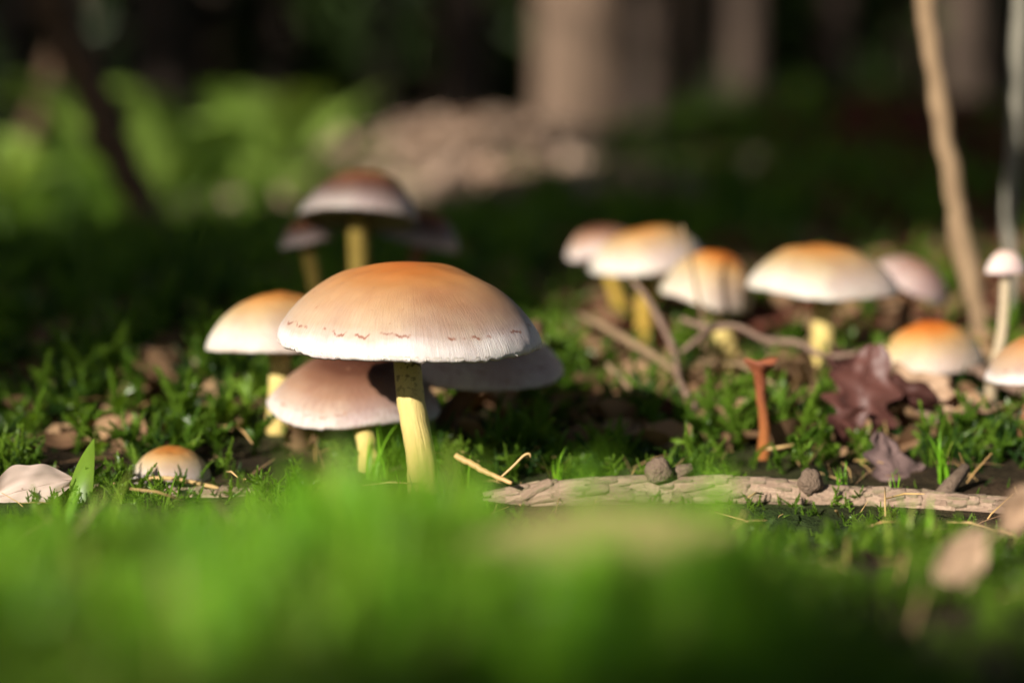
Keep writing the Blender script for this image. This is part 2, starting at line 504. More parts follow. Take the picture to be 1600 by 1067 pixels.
# spruces with low boughs close the view between the trunks
for i, (px, Z, s) in enumerate([(120, 1500, 1.0), (430, 1650, 1.05), (640, 1500, .95), (820, 1750, 1.1), (1000, 1550, 1.0), (1180, 1700, 1.1), (1350, 1500, 1.0), (1540, 1600, 1.05), (-60, 1300, 1.0), (1700, 1350, 1.0), (260, 2000, 1.2), (900, 2100, 1.2), (1450, 2050, 1.2), (560, 2150, 1.2), (1230, 2200, 1.2), (20, 2100, 1.2), (730, 2300, 1.2), (1080, 2350, 1.2)]):
    spruce((px - 800) / FPX * Z, Z, s, i * 1.7, 'dark green spruce with boughs to the ground closing the forest', 'spruces deep in the forest')
# trees outside the picture that shade the place (sun comes from behind left)
def along_sun(u, v):
    """u: across the sunbeams (cm), v: along them, away from the sun"""
    c, n = math.cos(R_(SUN_AZ)), math.sin(R_(SUN_AZ))
    return (u * c + v * n, -u * n + v * c)
for u, v, r0, sd in [(-70.3, -370, 28, 61), (7.3, -280, 21, 62)]:
    x, y = along_sun(u, v)
    pine(x, y, r0, 'old pine behind the photographer whose trunk shades the moss', 'pines around the clearing', seed=sd)
def shade_pine(u, v, h0, h1, rad, sd):  # unseen added pine; crown height and width shaped for the shadow it throws
    x, y = along_sun(u, v)
    bn = bough_set(h0, h1, rad, 70, sd, False, .0)
    tr = empty('pine_tree', (x, y, gz(x, y)))
    obj('trunk', trunk_mesh('shade_pine_trunk', 4.0, 1.5, h1 + 5, BARK_DARK, sd, 2, [(p, q, 1.2) for p, q in bn[::3]]), tr)
    obj('crown', big_mesh('shade_pine_crown', *crown_sprays(bn, 90, 20, sd + 1, .0, .6), NEEDLES, False), tr)
    tag(tr, 'unseen slim pine added behind the camera to shade the bank', 'tree', 'added shade pines')
for u, h0, h1, rad, sd in [(-112, 226, 420, 34, 1), (-128, 228, 430, 26, 2), (-95, 222, 420, 26, 3), (-208, 278, 520, 30, 4), (-232, 280, 520, 28, 5)]:
    shade_pine(u, -300, h0, h1, rad, sd)
for i in range(15):
    if i % 2: continue
    x, y = along_sun(-440 - 98 * i, -260 - 60 * (i % 3) + 20 * i)
    spruce(x, y, 1.05 + .1 * (i % 3), i * 2.1, 'spruce at the side of the clearing shading the forest floor', 'spruces at the side of the clearing')
for i in range(12):   # a ring of pines, their crowns closing the sky
    a = i / 12 * 6.283 + .2
    x, y = 520 * math.cos(a), 200 + 520 * math.sin(a)
    c, n = math.cos(R_(SUN_AZ)), math.sin(R_(SUN_AZ)); uu, vv = x * c - y * n, x * n + y * c
    if vv < 330 and -760 < uu < 220: continue
    if abs(x) < .3 * y and y > 0: continue
    pine(x, y, 13, 'pine whose crown closes the sky over the clearing', 'pines around the clearing', seed=80 + i, crown=1.5)

# ------------------------------------------------------------------ mushrooms
def cap_meshes(R, H, p, q, seed, mat, seg=88, wav=.02, jag=.008, lop=.06):
    nz = noise3(seed); r = np.random.default_rng(seed)
    fine = r.normal(size=seg)
    sx, sy = r.normal(size=2) * lop; ov = 1 + r.normal() * lop * .5
    rhos = list(np.linspace(0.02, .9, 20)) + [.93, .955, .975, .99, 1.0]
    prof = [(x, H * (1 - x ** p) ** q) for x in rhos]
    prof += [(1.0, -.018 * R), (.985, -.04 * R), (.955, -.03 * R), (.92, .0)]
    V = [(sx * H, sy * H, H + .016 * R * float(nz(0, 0, 4)) + .006 * R * float(nz(0, 0, 7)))]; A = [(0, 0, 0)]; F = []
    for k, (x, z) in enumerate(prof):
        for j in range(seg):
            th = 2 * math.pi * j / seg
            c, s = math.cos(th), math.sin(th)
            w = float(nz(c * .5, s * .5, 0)) * wav * R * x ** 3
            w2 = float(nz(c * .5 + 3, s * .5, 1)) * wav * R * x ** 3 * 1.4
            f = fine[j] * jag * R * (max(0, (x - .93)) / .07) ** 2
            lump = R * (.016 * float(nz(c * x * 1.1, s * x * 1.1, 4)) + .006 * float(nz(c * x * 3.1, s * x * 3.1, 7))) * (1 - x ** 3)
            V.append(((R * x + w) * c * ov + sx * z, (R * x + w) * s / ov + sy * z, z + w2 + f + lump))
            A.append((c, s, x if k < 25 else 1.0))
    for j in range(seg):
        F.append((0, 1 + j, 1 + (j + 1) % seg))
    for k in range(len(prof) - 1):
        for j in range(seg):
            a, b = 1 + k * seg + j, 1 + k * seg + (j + 1) % seg
            F.append((a, a + seg, b + seg, b))
    cap = mesh_data('cap', V, F, mat); vec_attr(cap, 'fib', A)
    # gills: folded sheets running from stem to rim
    n = 120; GV, GF = [], []
    rr = [.1, .3, .55, .8, .95]
    for k, x in enumerate(rr):
        for j in range(n):
            th = 2 * math.pi * j / n
            c, s = math.cos(th), math.sin(th)
            w2 = float(nz(c * .5 + 3, s * .5, 1)) * wav * R * x ** 3 * 1.4
            z = .2 * H * (1 - x) + (.0 if j % 2 else -.07 * R * (1 - x * .6))
            GV.append((R * x * c * ov, R * x * s / ov, z + w2 + .004 * R))
    for k in range(len(rr) - 1):
        for j in range(n):
            a, b = k * n + j, k * n + (j + 1) % n
            GF.append((a, b, b + n, a + n))
    gill = mesh_data('gills', GV, GF, GILLS, False)
    return cap, gill, ov, nz

def fringe_mesh(R, nz, wav, seed, n=150, ov=1.0):
    r = np.random.default_rng(seed); V, F = [], []
    for j in range(n):
        th = r.uniform(0, 6.283); c, s = math.cos(th), math.sin(th)
        w = float(nz(c * .5, s * .5, 0)) * wav * R; w2 = float(nz(c * .5 + 3, s * .5, 1)) * wav * R * 1.4
        rad = R + w + .004; L = R * r.uniform(.006, .022); wd = R * r.uniform(.008, .02)
        b = np.array((rad * c * ov, rad * s / ov, w2 - .006 * R)); tg = np.array((-s, c, 0)) * wd
        tip = b + np.array((c * .3 * L * r.normal(), s * .3 * L * r.normal(), -L)) + tg * r.normal() * .5
        q = len(V); V += [b - tg, b + tg, tip, b + np.array((c, s, 0)) * .01 + np.array((0, 0, .02 * R))]
        F += [(q, q + 1, q + 2), (q, q + 3, q + 1)]
    return mesh_data('veil_fringe', V, F, FRINGE, False)

def mushroom(label, cpx, Z, R, H, base, r_stem, mat, stem_mat=STEM, tilt=0, roll=0, p=2.5, q=.75, seed=1, wav=.02, fringe=True, bow=.0, group=None, bz=None, taper=1.0, seg=88, lop=.09):
    c = P(cpx[0], cpx[1], Z)
    b = on_ground(base, bz or Z)
    root = empty('mushroom', b)
    rot = (Matrix.Rotation(R_(roll), 4, 'Y') @ Matrix.Rotation(R_(tilt), 4, 'X')).to_euler()
    cap, gill, ov, nz = cap_meshes(R, H, p, q, seed, mat, seg, wav, lop=lop)
    co = obj('cap', cap, root, c - b, rot)
    tag(obj('gills', gill, root, c - b, rot), kind='stuff')
    if fringe:
        tag(obj('veil_fringe', fringe_mesh(R, nz, wav, seed, 150, ov), co), kind='stuff')
    up = rot.to_matrix() @ Vector((0, 0, 1))
    top = c - b + up * .45 * H
    L = top.length
    side = Vector((bow * L, 0, 0))
    pts = [(0, 0, -.35), Vector((0, 0, .18 * L)) + top * .02 + side * .5, top * .5 + side, c - b - up * .12 * L * .3 + side * .15, top]
    path = smooth_path([tuple(v) for v in pts], 26)
    rad = [r_stem * (1.08 - .10 * math.sin(math.pi * i / 25) - (.10 if taper == 1 else 1 - taper) * i / 25) for i in range(26)]
    V, F, A = tube(path, rad, 20, .035, seed, 2.2)
    sm = mesh_data('stem', V, F, stem_mat); vec_attr(sm, 'sv', A)
    obj('stem', sm, root)
    return tag(root, label, 'mushroom', group)

mushroom('largest tan mushroom with an orange crown, white rim and speckled yellow stem', (637, 524), 50, 3.07, 1.70, 662, .355, TAN, tilt=5.5, roll=1.5, p=2.3, q=.72, seed=4, wav=.027, bow=-.03, bz=49.6, seg=140, lop=.035)
mushroom('cream mushroom with a smooth white rim partly hidden behind the largest cap', (436, 540), 57, 1.96, 1.45, 432, .33, CREAM, tilt=0, roll=0, p=2.2, seed=5, wav=.008, fringe=False, bow=.02)
mushroom('brown capped mushroom tucked under the largest cap beside its yellow stem', (552, 630), 54.3, 2.2, 1.35, 574, .27, BROWN, bz=52.2, tilt=14, roll=3, p=2.0, q=.85, seed=9, wav=.055, lop=.04)
mushroom('mauve brown mushroom in shade with drooping rim behind the largest yellow stem', (754, 574), 55.8, 1.98, 1.15, 694, .27, PALE_MAUVE, STEM_BROWN, tilt=13, roll=2, p=2.1, q=.8, seed=11, wav=.03)
mushroom('small tan button mushroom low in the moss under a dry needle', (265, 750), 51.6, 1.02, .8, 268, .3, CREAM, tilt=4, seed=13, fringe=False, seg=56)
mushroom('dark brown mushroom with grey rim, tallest of the far shady trio', (560, 343), 68, 1.94, 1.52, 560, .34, DARK, STEM_OLIVE_DIM, tilt=-12, roll=3, p=2.2, seed=15, fringe=False, seg=56)
mushroom('small grey mushroom at the foot of the far shady trio', (480, 382), 69, .85, .77, 512, .24, DARK, STEM_OLIVE_DIM, tilt=-4, roll=-12, seed=16, fringe=False, seg=56)
mushroom('blackish purple mushroom drooping beside the tallest of the far trio', (655, 378), 71, 1.41, 1.03, 620, .26, DARK, STEM_BROWN, tilt=0, roll=14, seed=17, fringe=False, seg=56)
mushroom('pale brown mushroom half hidden behind the white rimmed pair by the twigs', (945, 396), 73, 1.3, 1.0, 980, .25, BROWN, STEM_OCHRE, tilt=2, roll=-6, seed=18, fringe=False, wav=.04, seg=56)
mushroom('white rimmed brown mushroom behind a thin upright twig', (1010, 415), 70, 1.92, 1.25, 1008, .3, CREAM, STEM_OCHRE, tilt=2, roll=-8, seed=19, fringe=False, wav=.05, seg=56)
mushroom('orange topped mushroom leaning between two wider pale caps', (1103, 463), 66, 1.68, 1.45, 1140, .33, ORANGE, STEM, tilt=5, roll=11, seed=20, fringe=False, wav=.045, seg=56)
mushroom('wide cream mushroom with orange crown on an upright ochre stem', (1285, 449), 64, 2.34, 1.28, 1288, .36, CREAM, STEM, tilt=3, roll=0, p=2.3, seed=23, fringe=False, wav=.045, seg=56)
mushroom('purplish brown mushroom drooping behind the wide cream cap', (1420, 448), 68, 1.35, .95, 1400, .25, MAUVE, STEM_BROWN, tilt=6, roll=26, seed=24, fringe=False, seg=56)
mushroom('squat bright orange mushroom nestled in brown dead leaves', (1447, 568), 61, 1.5, 1.25, 1440, .4, ORANGE, STEM_OCHRE, tilt=8, roll=-6, p=2.1, seed=25, fringe=False, wav=.05, seg=56)
mushroom('pale mushroom with a crisp white rim above the pink twig', (1626, 588), 55, 1.45, 1.1, 1604, .16, TAN, STEM_BROWN, tilt=4, roll=-4, seed=26, fringe=True, seg=72)
mushroom('tiny pink capped mushroom on a long thin pale stem', (1571, 425), 60, .56, .62, 1549, .16, PINK, STEM_PALE, tilt=0, roll=0, seed=27, fringe=False, bow=.03, seg=40)

def funnel():
    b = on_ground(1193, 54); top = P(1188, 576, 54)
    t = empty('funnel_fungus', b)
    path = smooth_path([(0, 0, -.3), (.06, 0, .8), tuple((top - b) * .7), tuple(top - b)], 14)
    rad = [.16, .17, .16, .15, .14, .135, .13, .13, .13, .135, .14, .16, .19, .22]
    V, F, A = tube(path, rad, 12, .06, 5, 3); m = mesh_data('stem', V, F, STEM_RUST); vec_attr(m, 'sv', A); obj('stem', m, t)
    seg, V, F, A = 26, [], [], []
    prof = [(.05, -.02), (.18, .02), (.34, .16), (.43, .22), (.44, .19), (.34, .08), (.2, -.1), (.16, -.2)]
    for r, z in prof:
        for j in range(seg):
            th = 6.283 * j / seg; w = 1 + .10 * math.sin(th * 3 + 1) + .05 * math.sin(th * 7)
            V.append((r * w * math.cos(th), r * w * math.sin(th), z + .07 * math.sin(th * 2 + .6) * r / .4)); A.append((math.cos(th), math.sin(th), r / .45))
    for k in range(len(prof) - 1):
        for j in range(seg):
            a, c = k * seg + j, k * seg + (j + 1) % seg
            F.append((a, c, c + seg, a + seg))
    m = mesh_data('cap', V, F, FUNNEL); vec_attr(m, 'fib', A); obj('cap', m, t, top - b)
    tag(t, 'withered rust brown funnel fungus on a thin stalk in bright moss', 'fungus')
funnel()

# ------------------------------------------------------------------ scaly branch on the moss
def branch(label, pts, radii, knots, seed, rows=.46, around=8):
    """pts: list of (px, lift, Z) along the moss; scales sit in staggered rows round a darker core"""
    r = np.random.default_rng(seed)
    P3 = [tuple(P(px, py, Z)) for px, py, Z in pts]
    n = 60
    path = smooth_path(P3, n); rad = np.interp(np.linspace(0, 1, n), np.linspace(0, 1, len(radii)), radii)
    o0 = Vector(path[0]); root = empty('fallen_branch', (o0.x, o0.y, gz(o0.x, o0.y)))
    off = Vector((o0.x, o0.y, gz(o0.x, o0.y)))
    V, F, A = tube([Vector(p) - off for p in path], rad * .93, 14, .05, seed, 2)
    obj('core', mesh_data('branch_core', V, F, SCALE_DARK), root)
    # one bark scale: a small curved shingle, free at one end
    sv, sf = [], []
    for i, x in enumerate((-.5, -.1, .3, .55, .62)):
        for j, y in enumerate((-.5, -.25, 0, .25, .5)):
            wy = y * (1.0 if i < 3 else (.85 if i == 3 else .45))
            z = .03 + .10 * (x + .5) + .16 * (.25 - y * y) - (.10 if i == 4 else 0)
            sv.append((x, wy, z))
    for i in range(4):
        for j in range(4):
            a = i * 5 + j; sf.append((a, a + 5, a + 6, a + 1))
    k = len(sv); sv += [(x, y, z - .16) for x, y, z in sv]
    for i in range(4):
        sf += [(i * 5, i * 5 + k, (i + 1) * 5 + k, (i + 1) * 5), (i * 5 + 4, (i + 1) * 5 + 4, (i + 1) * 5 + 4 + k, i * 5 + 4 + k)]
    for j in range(4): sf.append((20 + j, 20 + j + k, 21 + j + k, 21 + j))
    me = mesh_data('bark_scale', np.array(sv) / 1.0, sf, SCALE)
    L = np.concatenate([[0], np.cumsum(np.linalg.norm(np.diff(path, axis=0), axis=1))])
    total = L[-1]; nrow = int(total / rows); count = 0
    for i in range(nrow):
        s = (i + .5) * rows
        p = Vector([np.interp(s, L, path[:, c]) for c in range(3)])
        p2 = Vector([np.interp(min(s + .05, total), L, path[:, c]) for c in range(3)]); p1 = Vector([np.interp(max(s - .05, 0), L, path[:, c]) for c in range(3)])
        t = (p2 - p1).normalized(); a, b = frame_of(t); rr = float(np.interp(s, L, rad))
        for j in range(around):
            th = (j + .5 * (i % 2) + r.uniform(-.15, .15)) / around * 6.283
            d = a * math.cos(th) + b * math.sin(th)
            if d.z < -.75 or count > 298: continue
            if r.uniform() < .07: continue
            y = t.cross(d) * -1
            lx, ly = rows * r.uniform(1.0, 1.7), 6.283 * rr / around * r.uniform(.95, 1.45)
            tw = r.normal() * .16; tt = (t + y * tw).normalized(); y = (y - t * tw).normalized()
            M = Matrix((tt * lx, y * ly, d * .36 * r.uniform(.6, 1.4))).transposed().to_4x4()
            M.translation = (p + d * rr * (.90 + r.uniform(-.05, .05)) + t * r.uniform(-.14, .14) - off) * S
            o = bpy.data.objects.new('bark_scale', me); COL.objects.link(o); o.parent = root; o.matrix_local = M; count += 1
    for (px, py, Z, kr, stub) in knots:
        c = P(px, py, Z) - off
        if stub:
            e = P(*stub) - off
            v, f, _ = tube([c, (c + e) / 2 + Vector((0, 0, .03)), e], [kr, kr * .85, kr * .6], 9, .12, seed + 3, 4)
            obj('stub', mesh_data('stub', v, f, KNOT), root)
        else:
            v, f = [], []
            nz = noise3(seed + int(px))
            for i in range(13):
                for j in range(20):
                    ph, th = math.pi * i / 12, 6.283 * j / 20
                    q = Vector((math.sin(ph) * math.cos(th), math.sin(ph) * math.sin(th), math.cos(ph)))
                    v.append(c + q * kr * (1 + .10 * float(nz(q.x, q.y, q.z)) + .06 * float(nz(q.x * 3, q.y * 3, q.z * 3)) + .04 * math.sin(q.z * 22)))
            for i in range(12):
                for j in range(20):
                    f.append((i * 20 + j, (i + 1) * 20 + j, (i + 1) * 20 + (j + 1) % 20, i * 20 + (j + 1) % 20))
            obj('knot', mesh_data('knot', v, f, KNOT), root)
    return tag(root, label, 'branch', 'scaly branches on the moss')

branch('long fallen branch of pinkish scaly bark with round knots across the moss', [(768, 783, 49.5), (850, 774, 49.6), (960, 768, 49.7), (1060, 767, 49.8), (1180, 769, 49.8), (1290, 780, 49.8), (1400, 786, 49.6), (1500, 793, 49.3), (1660, 805, 48.8)],
       [.22, .31, .35, .34, .35, .33, .33, .32, .30], [(1029, 736, 49.6, .33, None), (1050, 745, 49.8, .19, (1082, 730, 49.8)), (1266, 752, 49.6, .30, None), (1462, 788, 50.0, .22, (1510, 730, 50.6))], 3)
branch('short piece of fallen scaly branch beside the small button mushroom', [(140, 766, 50.4), (230, 776, 50.0), (330, 781, 49.6), (450, 777, 50.2)], [.16, .22, .26, .18], [(352, 770, 49.6, .18, None)], 8, .36, 7)

def litter_mass(px, Z, r, h, label):  # brown mass added where shadowed litter lies
    b = on_ground(px, Z); seg, n = 30, 12
    nz = noise3(77); V, F = [], []
    for i in range(n):
        t = i / (n - 1)
        for j in range(seg):
            th = 6.283 * j / seg; c, q = math.cos(th), math.sin(th)
            rr = r * (1.15 - .45 * t + .16 * float(nz(c * .7, q * .7, t * .4)) + .05 * float(nz(c * 4, q * 4, t * .5)))
            V.append((rr * c, rr * q, -.4 + (h + .4) * t + .25 * t * float(nz(c * 1.5, q * 1.5, 2))))
    V.append((0, 0, h * .75))
    for i in range(n - 1):
        for j in range(seg):
            k = (j + 1) % seg; F.append((i * seg + j, i * seg + k, (i + 1) * seg + k, (i + 1) * seg + j))
    for j in range(seg): F.append(((n - 1) * seg + j, (n - 1) * seg + (j + 1) % seg, len(V) - 1))
    tag(obj('shadowed_litter_mass', mesh_data('shadowed_litter_mass', V, F, LITTER_MASS), loc=b), label, 'wood')
LITTER_MASS = bark_material('litter_mass_brown', (.07, .038, .02), (.20, .12, .065), 160, .9, .002, (1, 1, .3), cracks=.3)
litter_mass(795, 62, 1.45, 1.9, 'low brown mass added for the shadowed litter behind the largest mushroom')

# ------------------------------------------------------------------ twigs and stalks
def twig(label, pts, radii, mat, seed, group=None, name='twig', ground_end=False, side=()):
    P3 = [tuple(P(*p)) for p in pts]
    if ground_end:
        x, y, z = P3[-1]; P3.append((x + (P3[-1][0] - P3[-2][0]) * .1, y, min(gz(x, y) - .5, z - .3)))
    n = max(18, 8 * len(P3))
    path = smooth_path(P3, n); rad = np.interp(np.linspace(0, 1, n), np.linspace(0, 1, len(radii)), radii)
    nz = noise3(seed)
    rad = [float(r * (1 + .09 * nz(i * .17, 0, 0))) for i, r in enumerate(rad)]
    for i in range(n):
        k = .16 * float(radii[0]) * min(1, i / 2, (n - 1 - i) / 2)
        path[i] += (k * float(nz(i * .22, 3, 0)), k * float(nz(i * .22, 7, 2)), k * float(nz(i * .22, 11, 5)))
    o0 = Vector(path[-1])
    V, F, A = tube([Vector(p) - o0 for p in path], rad, 10, .06, seed, 1.5)
    for a, b, r0 in side:
        a, b = P(*a) - o0, P(*b) - o0
        v, f, _ = tube([a, (a + b) / 2, b], [r0, r0 * .8, r0 * .5], 7, .08, seed, 2)
        q = len(V); V = list(V) + v; F = list(F) + [tuple(i + q for i in ff) for ff in f]
    o = obj(name, mesh_data(name, V, F, mat), loc=o0)
    return tag(o, label, 'twig', group)

twig('thick tan dead stalk standing upright behind the tiny pink mushroom', [(1440, -60, 69), (1462, 120, 69), (1490, 300, 69), (1525, 480, 69), (1548, 560, 69)], [.30, .32, .36, .38, .36], TWIG, 1, ground_end=True)
twig('grey dead stalk standing straight beside the thick tan stalk', [(1596, -60, 74), (1588, 150, 74), (1580, 330, 74), (1576, 500, 74)], [.26, .26, .25, .24], TWIG_GREY, 2, ground_end=True)
twig('dark slanting dead branch leaning in front of the sunny ferns', [(60, -60, 122), (110, 70, 122), (165, 190, 121), (225, 320, 120), (285, 425, 118)], [1.3, 1.25, 1.0, .85, .9], TWIG_DARK, 3, ground_end=True, side=[((140, 130, 121), (190, 20, 124), .3)])
twig('faint grey thin stem leaning at the edge of the sunny ferns', [(90, 80, 210), (60, 180, 210), (15, 320, 210), (-10, 400, 210)], [.9, 1.0, 1.1, 1.2], TWIG_DARK, 4, ground_end=True)
twig('hair thin upright twig in front of the white rimmed brown cap', [(1066, 352, 63), (1078, 400, 63), (1092, 470, 63), (1098, 500, 63)], [.045, .06, .06, .05], TWIG, 5, ground_end=True)
twig('bent brown twig slanting below the white rimmed brown cap', [(985, 432, 63), (1018, 478, 62), (1052, 545, 60), (1064, 600, 58), (1096, 655, 57)], [.06, .11, .09, .10, .06], TWIG_PINK, 6, ground_end=True)
twig('knotty brown twig lying across below the wide cream mushroom', [(1065, 498, 61), (1108, 512, 60.5), (1150, 510, 60.2), (1200, 532, 60), (1245, 535, 59.7), (1290, 556, 59.4), (1345, 552, 59)], [.06, .10, .08, .11, .08, .09, .05], TWIG_PINK, 7, side=[((1120, 507, 60.5), (1065, 550, 59.5), .13)])
twig('straight tan twig slanting through the moss under the leaning mushroom', [(905, 492, 66), (960, 520, 63), (1030, 562, 61), (1062, 585, 60)], [.09, .12, .12, .08], TWIG, 8)
twig('pinkish twig running downhill past the purple dead leaves', [(1425, 640, 56.5), (1490, 672, 55.5), (1550, 712, 54.5), (1640, 760, 53)], [.12, .17, .20, .2], TWIG_PINK, 9)
twig('dull brown twig lying in the dead leaves under the squat orange mushroom', [(1430, 605, 58), (1500, 628, 57.5), (1570, 650, 57), (1660, 668, 56)], [.12, .15, .14, .14], TWIG, 10)
twig('thin brown twig lying behind the purple dead leaf', [(1520, 575, 60), (1570, 600, 59), (1650, 625, 58)], [.12, .16, .15], TWIG_PINK, 14)
twig('short tan twig half sunk in moss beside the bent brown twig', [(950, 570, 60), (985, 608, 58.5), (1020, 640, 57.5)], [.08, .11, .09], TWIG, 11)
twig('dark twig lying in shadow among the deep green moss', [(0, 585, 72), (120, 560, 74), (230, 540, 76), (330, 500, 80)], [.25, .3, .28, .2], TWIG_DARK, 12)
for i in range(16):
    px, Z = random.uniform(880, 1560), random.uniform(55, 66)
    a = on_ground(px, Z, random.uniform(.5, 1.1)); an = random.uniform(0, 6.28); L = random.uniform(1.0, 2.6)
    e = a + Vector((math.cos(an) * L, math.sin(an) * L * .6, random.uniform(-.3, .9)))
    m = (a + e) / 2 + Vector((random.uniform(-.2, .2), 0, random.uniform(-.1, .25)))
    r0 = random.uniform(.03, .07)
    V, F, A = tube([Vector(q) - a for q in smooth_path([tuple(a), tuple(m), tuple(e)], 9)], [r0 * (1 - .05 * k) for k in range(9)], 7, .1, i, 3)
    tag(obj('twig', mesh_data('twig', V, F, random.choice([TWIG, TWIG_PINK, TWIG_DARK])), loc=a), 'thin broken twig tangled in the moss below the row of pale caps', 'twig', 'broken twigs below the pale caps')
twig('yellow straw stub lying in the moss beside the largest yellow stem', [(712, 711, 49.6), (740, 727, 49.4), (770, 742, 49.2), (800, 755, 49)], [.085, .08, .06, .05], NEEDLE_DRY, 13)

def needle(label, pts, r, group, seed):
    P3 = [tuple(P(*p)) for p in pts]
    path = smooth_path(P3, 14); o0 = Vector(path[0])
    rad = [r * min(1, .45 + i / 4, .35 + (13 - i) / 4) for i in range(14)]
    V, F, A = tube([Vector(p) - o0 for p in path], rad, 6)
    return tag(obj('pine_needle', mesh_data('pine_needle', V, F, NEEDLE_DRY), loc=o0), label, 'needle', group)
needle('long dry orange needle lying across the small button mushroom', [(165, 758, 50.0), (215, 750, 50.2), (265, 747, 50.3), (330, 760, 50.3), (345, 764, 50.3)], .055, None, 1)
needle('thin curled dry needle hooked over the straw stub', [(775, 752, 49.2), (800, 730, 49.2), (818, 712, 49.2), (827, 709, 49.2), (829, 715, 49.2)], .032, None, 2)
needle('reddish dry needle stuck beside the foot of the rust brown funnel fungus', [(1195, 702, 53), (1225, 698, 53), (1250, 694, 53.4)], .045, None, 3)
for i in range(26):
    px, Z = random.uniform(60, 1560), random.uniform(44, 62)
    b = on_ground(px, Z, random.uniform(.3, .9)); a = random.uniform(0, 6.28); L = random.uniform(.7, 1.6); e = random.uniform(-.1, .35)
    d = Vector((math.cos(a) * L, math.sin(a) * L, e * L))
    path = [b - d / 2, b + Vector((0, 0, .06)), b + d / 2]
    V, F, A = tube([p - b for p in path], [.016, .027, .012], 5)
    tag(obj('pine_needle', mesh_data('pine_needle', V, F, NEEDLE_DRY), loc=b), 'dry pine needle fallen on the moss', 'needle', 'dry needles strewn on the moss')

# ------------------------------------------------------------------ dead leaves
def dead_leaf(label, centre, length, width, yaw, pitch, roll, mat, lobes=0, curl=.3, seed=1, fold=.2, name='dead_leaf', group=None):
    nu, nv = 26, 13
    nz = noise3(seed)
    V, F = [], []
    for i in range(nu):
        u = i / (nu - 1)
        w = width * .5 * math.sin(math.pi * (.03 + .95 * u ** .85)) ** .75
        if lobes: w *= 1 - .38 * (0.5 + .5 * math.cos(u * lobes * 6.283)) * min(1, 4 * (1 - u), 4 * u)
        w *= 1 + .1 * float(nz(u * 3, 0, 0))
        for j in range(nv):
            v = j / (nv - 1) * 2 - 1
            x = (u - .5) * length
            y = v * w
            z = fold * abs(y) + curl * length * ((u - .5) ** 2) * 1.1 - curl * .8 * y * y / max(width, .1) + .035 * length * float(nz(u * 1.6, v * .9, 1)) + .016 * length * float(nz(u * 4.5, v * 2.2, 5))
            V.append((x, y, z))
    for i in range(nu - 1):
        for j in range(nv - 1):
            a = i * nv + j; F.append((a, a + nv, a + nv + 1, a + 1))
    k = len(V); th = .012
    V += [(x, y, z - th) for x, y, z in V]
    F += [tuple(q + k for q in reversed(f)) for f in F]
    root = empty(name, centre)
    root.rotation_euler = Euler((R_(roll), R_(pitch), R_(yaw)), 'XYZ')
    obj('blade', mesh_data('leaf_blade', V, F, mat), root)
    mid = [Vector(V[i * nv + nv // 2]) + Vector((0, 0, .0)) for i in range(nu)]
    mid = [mid[0] - Vector((length * .18, 0, -.02 * length))] + mid
    v, f, _ = tube(mid, [.035 * (1 - .6 * i / nu) * max(.6, length / 3) for i in range(nu + 1)], 6)
    obj('midrib', mesh_data('midrib', v, f, mat), root)
    for i in range(5, nu - 5, 4) if lobes else ():
        for sgn in (0, nv - 1):
            a, b = Vector(V[i * nv + nv // 2]), Vector(V[min(i + 3, nu - 1) * nv + sgn]) * .92
            m = Vector(V[min(i + 1, nu - 1) * nv + (nv // 4 if sgn == 0 else 3 * nv // 4)])
            v, f, _ = tube([a, m, a.lerp(b, .93)], [.010, .009, .004], 4)
            obj('vein', mesh_data('vein', v, f, mat), root)
    return tag(root, label, 'leaf', group)

dead_leaf('crumpled purple brown oak leaf hanging before the squat orange mushroom', P(1345, 625, 55.5), 3.0, 2.2, 70, -50, 30, PURPLE_LEAF, 4, .6, 3, fold=.35)
dead_leaf('reddish brown curled leaf under the squat orange mushroom', P(1410, 600, 58), 2.6, 1.6, 20, 10, 40, TAN_LEAF, 3, .5, 4)
dead_leaf('grey purple pointed leaf lying behind the scaly branch', P(1400, 737, 52.2), 2.6, 2.0, 108, -34, 12, GREY_LEAF, 4, .3, 5, fold=.22)
dead_leaf('blackish curled leaf crumpled on top of the purple brown oak leaf', P(1395, 618, 56), 2.2, 1.5, 150, -20, 55, PURPLE_LEAF, 3, .7, 14, fold=.5)
dead_leaf('small dark rolled leaf below the purple brown oak leaf', P(1318, 668, 54.6), 1.5, .9, 40, -30, 70, PURPLE_LEAF, 0, .8, 15, fold=.4)
dead_leaf('brown rolled leaf between the squat orange mushroom and the pink twig', P(1465, 628, 57), 2.0, 1.1, -20, 12, 60, TAN_LEAF, 3, .6, 16, fold=.4)
dead_leaf('dark shrivelled leaf at the foot of the wide cream mushroom', P(1335, 575, 59.5), 1.8, 1.2, 10, 10, 50, PURPLE_LEAF, 0, .5, 6)
dead_leaf('pale pink bent leaf poking from the moss at the short scaly branch', P(48, 762, 48.5), 2.0, 1.1, 15, -12, 62, PINK_LEAF, 0, -.35, 7)
dead_leaf('mauve scrap of dead leaf behind the small button mushroom', P(270, 712, 53.5), 1.2, .9, 30, 20, 60, PURPLE_LEAF, 0, .4, 8)
dead_leaf('broad pale straw yellow leaf lying on the open moss before the scaly branch', P(930, 872, 25.5), 3.5, 1.7, 6, -8, 24, PALE_LEAF, 0, .10, 9)
dead_leaf('tan leaf standing on edge before the end of the scaly branch', P(1500, 880, 34), 1.6, .7, 40, -40, 60, TAN_LEAF, 0, .2, 10)
dead_leaf('tan leaf upright in the moss near the end of the long scaly branch', P(1600, 790, 38), 1.3, .7, 20, -40, 72, TAN_LEAF, 0, .2, 12)
dead_leaf('narrow yellowish leaf lying at the foot of the largest mushroom', P(610, 795, 44), 2.3, .5, -10, 6, 20, PALE_LEAF, 0, .1, 11)
